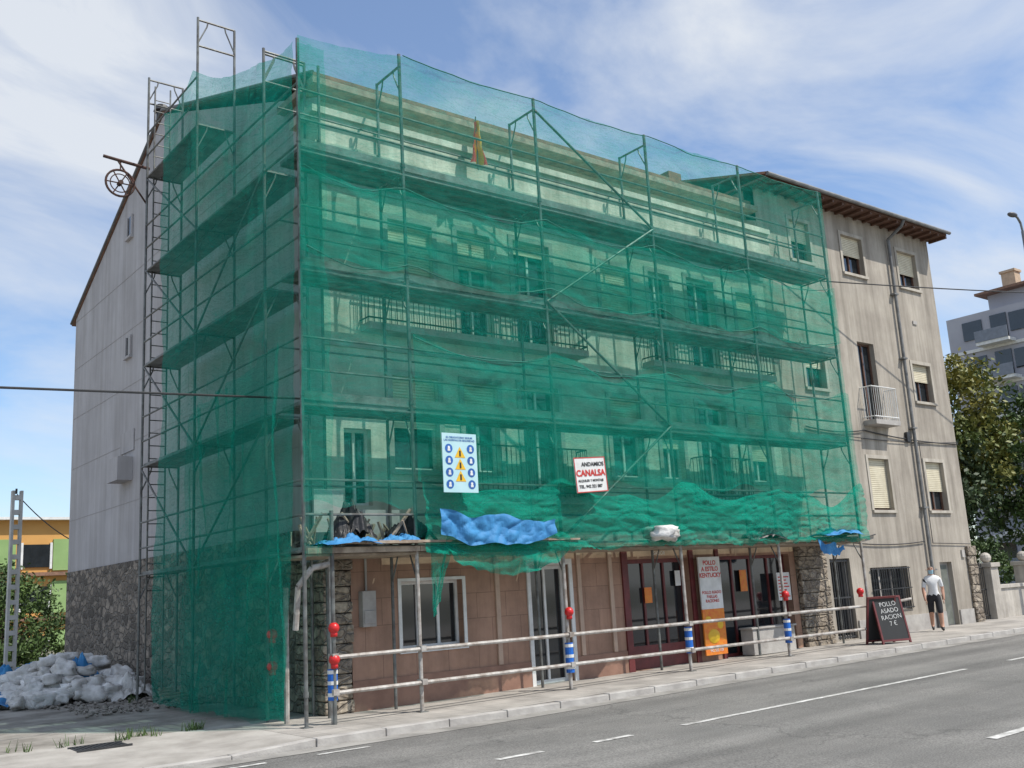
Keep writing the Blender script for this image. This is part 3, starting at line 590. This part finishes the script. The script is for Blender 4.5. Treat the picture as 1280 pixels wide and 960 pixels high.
text("POLLO\nA ESTILO\nKENTUCKY",.125,((x0+x1)/2,Yp-.004,1.98),red,sg,bold=.003);text("POLLO ASADO\nPAELLAS\nRACIONES",.085,((x0+x1)/2,Yp-.004,1.4),red,sg,bold=.001)
mb=MB();mb.ball((7.58,Yp,.56),.18,14,(1,.15,.8));mb.ball((7.8,Yp,.78),.09,10,(1,.15,1));mb.ball((7.45,Yp,.9),.09,10,(1,.15,.7));mb.obj("food_picture",yel,sg)
text("942 500 109",.08,((x0+x1)/2,Yp-.004,.26),white,sg)
text("ASADOR",.1,(6.3,BY-.07,2.22),white,sg)
sb=empty("sandwich_board");sx,sy=11.75,-.35;gz=g(sx)
for s_ in (1,-1):
    mb=MB();mb.box(-.33,.33,-.012,.012,.05,.98);o=mb.obj("board",blk,sb);o.location=(sx,sy+s_*.2,gz);o.rotation_euler=(math.radians(12)*s_,0,math.radians(-20))
    mb=MB();mb.box(-.37,-.33,-.02,.02,0,1.02);mb.box(.33,.37,-.02,.02,0,1.02);mb.box(-.33,.33,-.02,.02,.98,1.02);mb.box(-.33,.33,-.02,.02,.05,.09);o=mb.obj("frame",maroon,sb);o.location=(sx,sy+s_*.2,gz);o.rotation_euler=(math.radians(12)*s_,0,math.radians(-20))
tx=text("POLLO\nASADO\nRACION\n7 €",.14,(0,0,0),white,sb,name="chalk_text",bold=-.002);tx.matrix_world=Matrix.Translation((sx,sy-.2,gz))@Matrix.Rotation(math.radians(-20),4,'Z')@Matrix.Rotation(math.radians(-12),4,'X')@Matrix.Translation((0,-.018,.8))@Matrix.Rotation(math.radians(-4),4,'Y')@Matrix.Rotation(math.pi/2,4,'X')
# ---------------------------------------------------------------- rubble bags, tarp
def bag(mb,c,s,seed,fl=.6):
    n=18;m_=10;i=len(mb.v);rz=U(0,6.28);tl=U(-.5,.5)
    for a in range(m_+1):
        for b in range(n):
            p=math.pi*a/m_;t=2*math.pi*b/n;v=Vector((math.sin(p)*math.cos(t),math.sin(p)*math.sin(t),math.cos(p)))
            sv=Vector((seed,0,0));k=1+.5*noise.noise(v*1.5+sv)-.35*abs(noise.noise(v*3.5+sv))-.15*abs(noise.noise(v*8+sv))
            v=Vector([math.copysign(abs(q)**.7,q) for q in v])*k
            v=Vector((v.x*s*1.25,v.y*s*.85,v.z*s*fl));v=Matrix.Rotation(tl,3,'X')@Matrix.Rotation(rz,3,'Z')@v;mb.v.append(tuple(Vector(c)+v))
    for a in range(m_):
        for b in range(n):
            c2=(b+1)%n;mb.f.append((i+a*n+b,i+(a+1)*n+b,i+(a+1)*n+c2,i+a*n+c2))
mb=MB()
for k in range(150):
    x=U(-3.7,-1.35);y=8.4+3.2*R();h=.75*(1-abs((x+2.3)/1.4)**2)*(1-abs((y-10.2)/1.9)**2);bag(mb,(x,y,max(.1,h*R()**.5+.1)),U(.14,.26),k*3.1,U(.5,.8))
mb.obj("rubble_bag_pile",bagM,None,smooth=True)
mb=MB();bag(mb,(5.1,-.25,2.56),.26,77,.6);bag(mb,(5.4,-.2,2.52),.2,79,.6);mb.obj("white_rubble_sack",bagM,None,smooth=True)
mb=MB()
for k in range(360):
    x=-1.0-2.3*R()**1.5;y=U(5.2,8.6);s=U(.01,.06);mb.ball((x,y,s*.4),s,5,(U(.7,1.4),U(.7,1.3),U(.5,.9)))
mb.obj("rubble",mat("rubble_stone",(.30,.27,.235),.95,(.13,.115,.1),6,.4,20))
crumple("blue_tarpaulin",-3.8,9.9,-.02,1.9,2.4,.5,tarpM,22)
crumple("blue_tarpaulin",-2.9,11.9,-.02,1.8,1.4,.9,tarpM,24)
crumple("blue_tarpaulin",-2.3,9.6,.15,.9,.9,.8,tarpM,27)
crumple("white_plastic_sheet",-1.6,8.4,-.01,.9,.9,.5,bagM,25)
mb=MB()
for k in range(5): mb.box(-1.5+U(-.3,.3),-1.0,6.2+k*.35,6.32+k*.35,.02+k*.03,.06+k*.03)
mb.obj("timber_offcuts",wood)
# ---------------------------------------------------------------- trees
def leafmat(name,a,b):
    return mat(name,a,.6,b,.9,detail=4)
def tree(name,base,crown_c,rad,nclump,leaves,ls,lm,tr=.16,seed=1):
    rnd=random.Random(seed);T=empty(name);mb=MB();cc=Vector(crown_c);b=Vector(base)
    top=cc+Vector((0,0,rad[2]*.2));mb.tube(b,b.lerp(top,.5),tr,9,tr*.7);mb.tube(b.lerp(top,.5),top,tr*.7,8,tr*.3)
    lf=MB()
    for k in range(nclump):
        d=Vector((rnd.gauss(0,1),rnd.gauss(0,1),rnd.gauss(0,1))).normalized();rr=rnd.uniform(.35,1)**.6*(1+.25*noise.noise(d*1.7+Vector((seed,0,0))))
        c=cc+Vector((d.x*rad[0],d.y*rad[1],d.z*rad[2]))*rr
        if k%5==0: mb.tube(b.lerp(top,rnd.uniform(.4,.95)),c,tr*.22,5,.01)
        cs=rnd.uniform(.5,1.1)*min(rad)*.24
        for l in range(leaves):
            p=c+Vector((rnd.gauss(0,1),rnd.gauss(0,1),rnd.gauss(0,.7)))*cs*.6
            s=ls*rnd.uniform(.6,1.3);n=Vector((rnd.gauss(0,1),rnd.gauss(0,1),rnd.gauss(.5,1))).normalized();u=n.orthogonal().normalized();w=n.cross(u)
            a=rnd.uniform(0,6.28);u2=u*math.cos(a)+w*math.sin(a);w2=n.cross(u2)
            lf.quad(p-u2*s,p-w2*s*.5,p+u2*s,p+w2*s*.5)
    mb.obj("trunk_and_limbs",mat(name+"_bark",(.12,.09,.065),.95,(.07,.05,.04),8),T);lf.obj("crown_leaves",lm,T);return T
lg=leafmat("leaf_green",(.085,.14,.03),(.035,.07,.015));ly=leafmat("leaf_yellow_green",(.24,.21,.035),(.07,.11,.02));ld=leafmat("leaf_dark",(.045,.08,.022),(.018,.035,.01))
tree("deciduous_tree",(28,6.6,0),(28,6.4,6.8),(2.4,2.4,2.9),190,75,.11,ly,.22,3)
tree("deciduous_tree",(31,4.6,0),(31,4.6,4.9),(2.6,2.2,3.4),170,75,.11,lg,.22,5)
tree("deciduous_tree",(27,7.2,0),(26.5,7.0,4.0),(2.6,2.6,3.2),170,75,.11,ld,.22,9)
tree("deciduous_tree",(34,1.5,0),(34,2.4,2.6),(3,2.5,2.4),130,70,.11,ld,.2,11)
tree("deciduous_tree",(-.7,25,-.1),(-.7,25,1.3),(1.9,1.9,2.3),190,75,.08,lg,.16,13)
tree("deciduous_tree",(-4.6,27,-.1),(-4.6,27,1.6),(2.2,2,2.4),140,70,.09,ld,.16,17)
tree("shrub",(21.8,2.4,.2),(21.8,2.4,1.6),(1.2,.8,1.0),60,60,.06,lg,.05,19)
# weeds in the yard and at wall bases
mb=MB()
for k in range(150):
    if k<60: x,y,z0_=-1.15-U(0,.9),U(7,15),0
    elif k<110: x,y,z0_=U(-9,-2.5),U(1.45,1.8),-.01
    else: x,y,z0_=U(-8,-3),U(12,18),0
    for l in range(9):
        a=U(0,6.28);h=U(.04,.16);r_=U(.02,.08);p=Vector((x+U(-.06,.06),y+U(-.06,.06),z0_));q=p+Vector((r_*math.cos(a),r_*math.sin(a),h));w_=Vector((-math.sin(a),math.cos(a),0))*.008
        mb.quad(p-w_,p+w_,q+w_*.3,q-w_*.3)
mb.obj("weeds",lg)
# ---------------------------------------------------------------- boundary wall + gate right
W=empty("garden_wall");pl=mat("whitewashed_wall",(.55,.51,.45),.9,(.4,.37,.33),2,.3,30,streak=.35);mb=MB()
mb.box(19.75,40,1.2,1.42,.0,1.0);mb.box(19.7,40,1.15,1.47,1.0,1.1)
for x in (19.45,21.6,23.8,26,28.2): mb.box(x,x+.42,1.1,1.52,0,1.6);mb.box(x-.05,x+.47,1.05,1.57,1.6,1.72)
for x in (19.66,21.81): mb.ball((x,1.31,1.86),.15,12)
mb.obj("wall_and_piers",pl,W,bevel=.01)
G=empty("iron_gate");mb=MB();x=18.72
while x<19.45: mb.tube((x,1.3,.2),(x,1.3,1.75+.05*math.sin(x*8)),.014,5);x+=.1
for z in (.3,1.0,1.6): mb.tube((18.66,1.3,z),(19.45,1.3,z),.018,6)
mb.obj("gate_bars",dark,G)
# ---------------------------------------------------------------- street lamp
Lm=empty("street_lamp");mb=MB();lx,ly_=22,-.15;mb.tube((lx,ly_,.1),(lx,ly_,4),.09,10,.07);mb.tube((lx,ly_,4),(lx,ly_,11.5),.07,10,.045);mb.path([(lx,ly_,11.5),(lx-.05,ly_,11.75),(lx-.2,ly_,11.9),(lx-.35,ly_,11.93)],.035,8)
mb.obj("post",mat("lamp_grey",(.2,.21,.22),.5,(.15,.16,.17),4,metal=.4),Lm);mb=MB();mb.ball((lx-.5,ly_,11.93),.22,14,(1.1,.5,.3));mb.obj("lamp_head",mat("lamp_head",(.12,.12,.13),.5),Lm,smooth=True)
# ---------------------------------------------------------------- concrete utility pole
P=empty("concrete_utility_pole");mb=MB();px,py=-1.78,18.3
for s_ in (-.11,.11): mb.box(px+s_-.035,px+s_+.035,py-.1,py+.1,-.1,5.3)
z=0
while z<5.3: mb.box(px-.074,px+.074,py-.098,py+.098,z,z+.13);z+=.42
mb.obj("ladder_pole",mat("pole_concrete",(.58,.57,.54),.9,(.45,.44,.41),3),P);mb=MB();mb.tube((px-.05,py-.12,5.2),(px-.05,py-.12,5.35),.03);mb.obj("insulator",dark,P)
# ---------------------------------------------------------------- cables
mb=MB();mb.path(sag((-1.1,BY-.05,4.82),(-15,-1.95,3.66),.0),.016,6);mb.path([(-1.1,BY-.05,4.82),(-1.0,.95,4.8),(1.8,1.0,4.7)],.012,6);mb.obj("overhead_cable",dark)
mb=MB();mb.path(sag((11.5,BY-.05,8.75),(28,-2.85,9.55),.12),.016,6);mb.obj("overhead_cable",dark)
mb=MB();mb.path(sag((-1.78,18.3,5.2),(.6,17.2,3.4),.35),.015,6);mb.obj("overhead_cable",dark)
# ---------------------------------------------------------------- background buildings
O=empty("orange_apartment_block");och=mat("ochre_render",(.62,.33,.1),.9,(.55,.29,.09),.5);grn=mat("green_panel",(.27,.40,.16),.9,(.22,.34,.13),.6)
mb=MB();mb.box(-20,30,50,62,-3,7.3);mb.obj("body",och,O)
mb=MB();gw=MB();gr=MB();rd=MB()
for x in range(-19,30,3):
    for z in (-.6,2.2,4.6):
        gw.box(x+.3,x+1.7,49.9,49.98,z,z+1.3);mb.box(x+.15,x+.28,49.85,49.99,z-.1,z+1.4);mb.box(x+1.72,x+1.85,49.85,49.99,z-.1,z+1.4)
        gr.box(x+1.9,x+2.9,49.88,49.99,z-.2,z+1.6)
rd.box(-20,30,49.6,50,4.1,4.3);rd.box(-20,30,49.6,50,1.6,1.8);mb.box(-20.2,30.2,49.5,50,7.3,7.45)
gw.obj("windows",glass,O);mb.obj("white_trim",white,O);gr.obj("green_panels",grn,O);rd.obj("balcony_edges",tile,O)
A=empty("modern_apartment_block");mb=MB();lav=mat("pale_grey_render",(.42,.42,.46),.9,(.36,.36,.4),.3);mb.box(70,86,2,27.5,-2,21.6);mb.box(72.5,86,4,25,21.6,23.4);mb.obj("body",lav,A)
gw=MB();bb=MB();bd=MB()
for f in range(7):
    z=1.2+f*2.95
    for y in (4,8.2,12.4,16.6,20.8,24.6):
        gw.box(69.9,69.98,y,y+1.6,z+.6,z+2.1)
    for y in (6.0,14.4,22.6): gw.box(69.9,69.98,y,y+1.3,z,z+2.2);bb.box(68.7,69.97,y-.5,y+2.1,z-.25,z);bd.box(68.65,68.72,y-.5,y+2.1,z,z+.9)
    bb.box(69.85,69.99,2,27.5,z-.45,z-.2)
gw.obj("windows",glass,A);bb.obj("floor_bands",white,A);bd.obj("balcony_fronts",mat("grey_glass_panel",(.2,.22,.26),.3),A)
mb=MB();slab(mb,[(71.8,3.4,23.4),(86,3.4,23.4),(82,10,25.2),(74,10,25.2)],.15);mb.box(71.5,86,3.2,25.6,23.4,23.6);mb.obj("roof",tile,A)
mb=MB()
for y in (7,13,18.5,23): mb.box(73.5,74.5,y,y+1.1,23.6,25.2);mb.box(73.4,74.6,y-.1,y+1.2,25.2,25.4)
mb.obj("chimneys",mat("chimney_render",(.55,.42,.3),.9),A)
# ---------------------------------------------------------------- pedestrian
def person(loc,heading):
    T=empty("pedestrian")
    V=[];E=[];Rr=[]
    def add(p,r,par=None):
        V.append(Vector(p));Rr.append(r);
        if par is not None:E.append((par,len(V)-1))
        return len(V)-1
    pel=add((0,0,.86),(.15,.115));ab=add((.0,0,.98),(.15,.115),pel);ch=add((.01,0,1.18),(.175,.125),ab);sh=add((0,0,1.32),(.13,.09),ch);nk=add((.01,0,1.39),(.05,.05),sh);h1=add((.025,0,1.46),(.07,.078),nk);h2=add((.03,0,1.55),(.08,.095),h1);h3=add((.025,0,1.62),(.06,.07),h2)
    for s_,ph in ((1,1),(-1,-1)):
        a=add((0,.17*s_,1.305),(.072,.072),sh);e=add((-.07*ph+.0,.225*s_,1.04),(.055,.055),a);w=add((.06-.1*ph+.05,.225*s_,.83),(.036,.039),e);add((.08-.1*ph+.05,.22*s_,.755),(.022,.035),w)
        hp=add((0,.09*s_,.82),(.105,.105),pel);k=add((.13*ph+.03,.095*s_,.47),(.072,.072),hp);an=add((.17*ph-(.06 if ph<0 else 0),.095*s_,.10+(.05 if ph<0 else 0)),(.042,.045),k)
        hl=add((.16*ph-.05-(.06 if ph<0 else 0),.095*s_,.045+(.06 if ph<0 else 0)),(.04,.04),an);add((.17*ph+.14-(.07 if ph<0 else 0),.1*s_,.035),(.03,.045),an)
    me=bpy.data.meshes.new("body");me.from_pydata(V,E,[]);o=bpy.data.objects.new("body",me);S.collection.objects.link(o)
    sk=o.modifiers.new("s",'SKIN');sk.use_smooth_shade=True
    for i,r in enumerate(Rr): me.skin_vertices[0].data[i].radius=r
    me.skin_vertices[0].data[0].use_root=True
    sb_=o.modifiers.new("ss",'SUBSURF');sb_.levels=2;sb_.render_levels=2
    bpy.context.view_layer.update();dg=bpy.context.evaluated_depsgraph_get();m2=bpy.data.meshes.new_from_object(o.evaluated_get(dg));bpy.data.objects.remove(o)
    skin=mat("skin",(.5,.28,.19),.6,(.46,.25,.17),10);shirt=mat("white_tshirt",(.75,.75,.75),.9,(.66,.66,.66),8,.3,20);shorts=mat("black_shorts",(.025,.025,.03),.9);shoe=mat("dark_shoes",(.03,.03,.03),.6);hair=mat("grey_hair",(.18,.16,.14),.9);mask=mat("face_mask",(.35,.55,.65),.8)
    for q in (skin,shirt,shorts,shoe,hair,mask): m2.materials.append(q)
    for p in m2.polygons:
        c=p.center;z=c.z;ay=abs(c.y);i=0
        if z<.115:i=3
        elif .46<z<.9 and ay<.2:i=2
        elif .9<=z<1.39 and (ay<.19 or z>1.1):i=1
        elif z>1.585 or (z>1.46 and c.x<.02):i=4
        elif 1.42<z<1.52 and c.x>.05:i=5
        if .46<z<.86 and ay>.2:i=0
        p.material_index=i;p.use_smooth=True
    ob=bpy.data.objects.new("body",m2);S.collection.objects.link(ob);ob.parent=T
    mb=MB()
    for s_,ph in ((1,1),(-1,-1)):
        bx=.085-.1*ph+.05
        for f in range(4): mb.tube((bx-.03+f*.02,.22*s_,.735),(bx-.025+f*.022,.212*s_,.665+.006*abs(f-1.5)),.009,6,.007)
        mb.tube((bx+.03,.21*s_,.77),(bx+.06,.2*s_,.72),.01,6,.008)
    mb.ball((.125,0,1.53),.018,8,(1,.8,1.3));mb.ball((.03,.1,1.53),.022,8,(.6,.4,1.2));mb.ball((.03,-.1,1.53),.022,8,(.6,.4,1.2))
    mb.obj("fingers_nose_ears",skin,T,smooth=True)
    mb=MB();mb.ball((.112,.033,1.56),.011,8);mb.ball((.112,-.033,1.56),.011,8);mb.obj("eyes",blk,T,smooth=True)
    T.location=loc;T.rotation_euler=(0,0,heading);T.scale=(.96,.96,.96)
person((15.15,.42,.155),math.radians(215))
# ---------------------------------------------------------------- light & sky
el=math.radians(55);az=math.atan2(.42,-.66)
sd=Vector((math.sin(az)*math.cos(el),math.cos(az)*math.cos(el),math.sin(el)))
L=bpy.data.lights.new("sun",'SUN');L.energy=4.9;L.angle=math.radians(.5);L.color=(1,.95,.87);lo=bpy.data.objects.new("sun",L);S.collection.objects.link(lo);lo.rotation_euler=sd.to_track_quat('Z','Y').to_euler()
w=bpy.data.worlds.new("World");S.world=w;w.use_nodes=True;nt=w.node_tree;N=nt.nodes;Lk=nt.links;bg=N["Background"];bg.inputs[1].default_value=.135
sk=N.new("ShaderNodeTexSky");sk.sky_type='NISHITA';sk.sun_disc=False;sk.sun_elevation=el;sk.sun_rotation=az;sk.air_density=1.0;sk.dust_density=.6;sk.ozone_density=1.5
tint=N.new("ShaderNodeMix");tint.data_type='RGBA';tint.blend_type='MULTIPLY';tint.inputs[0].default_value=1;tint.inputs[7].default_value=(1.1,1.22,1.35,1);Lk.new(sk.outputs[0],tint.inputs[6])
tc=N.new("ShaderNodeTexCoord");mp=N.new("ShaderNodeMapping");mp.inputs["Scale"].default_value=(1.0,1.0,2.4);mp.inputs["Location"].default_value=(.35,.1,.2);Lk.new(tc.outputs["Generated"],mp.inputs[0])
n1=N.new("ShaderNodeTexNoise");n1.inputs["Scale"].default_value=2.3;n1.inputs["Detail"].default_value=9;n1.inputs["Roughness"].default_value=.56;n1.inputs["Distortion"].default_value=.6;Lk.new(mp.outputs[0],n1.inputs["Vector"])
r=N.new("ShaderNodeValToRGB");r.color_ramp.elements[0].position=.40;r.color_ramp.elements[1].position=.62;r.color_ramp.elements[0].color=(.08,.08,.08,1);r.color_ramp.elements[1].color=(.9,.9,.9,1);Lk.new(n1.outputs["Fac"],r.inputs[0])
mx=N.new("ShaderNodeMix");mx.data_type='RGBA';Lk.new(r.outputs[0],mx.inputs[0]);Lk.new(tint.outputs[2],mx.inputs[6]);mx.inputs[7].default_value=(5.9,6.2,6.6,1);Lk.new(mx.outputs[2],bg.inputs[0])
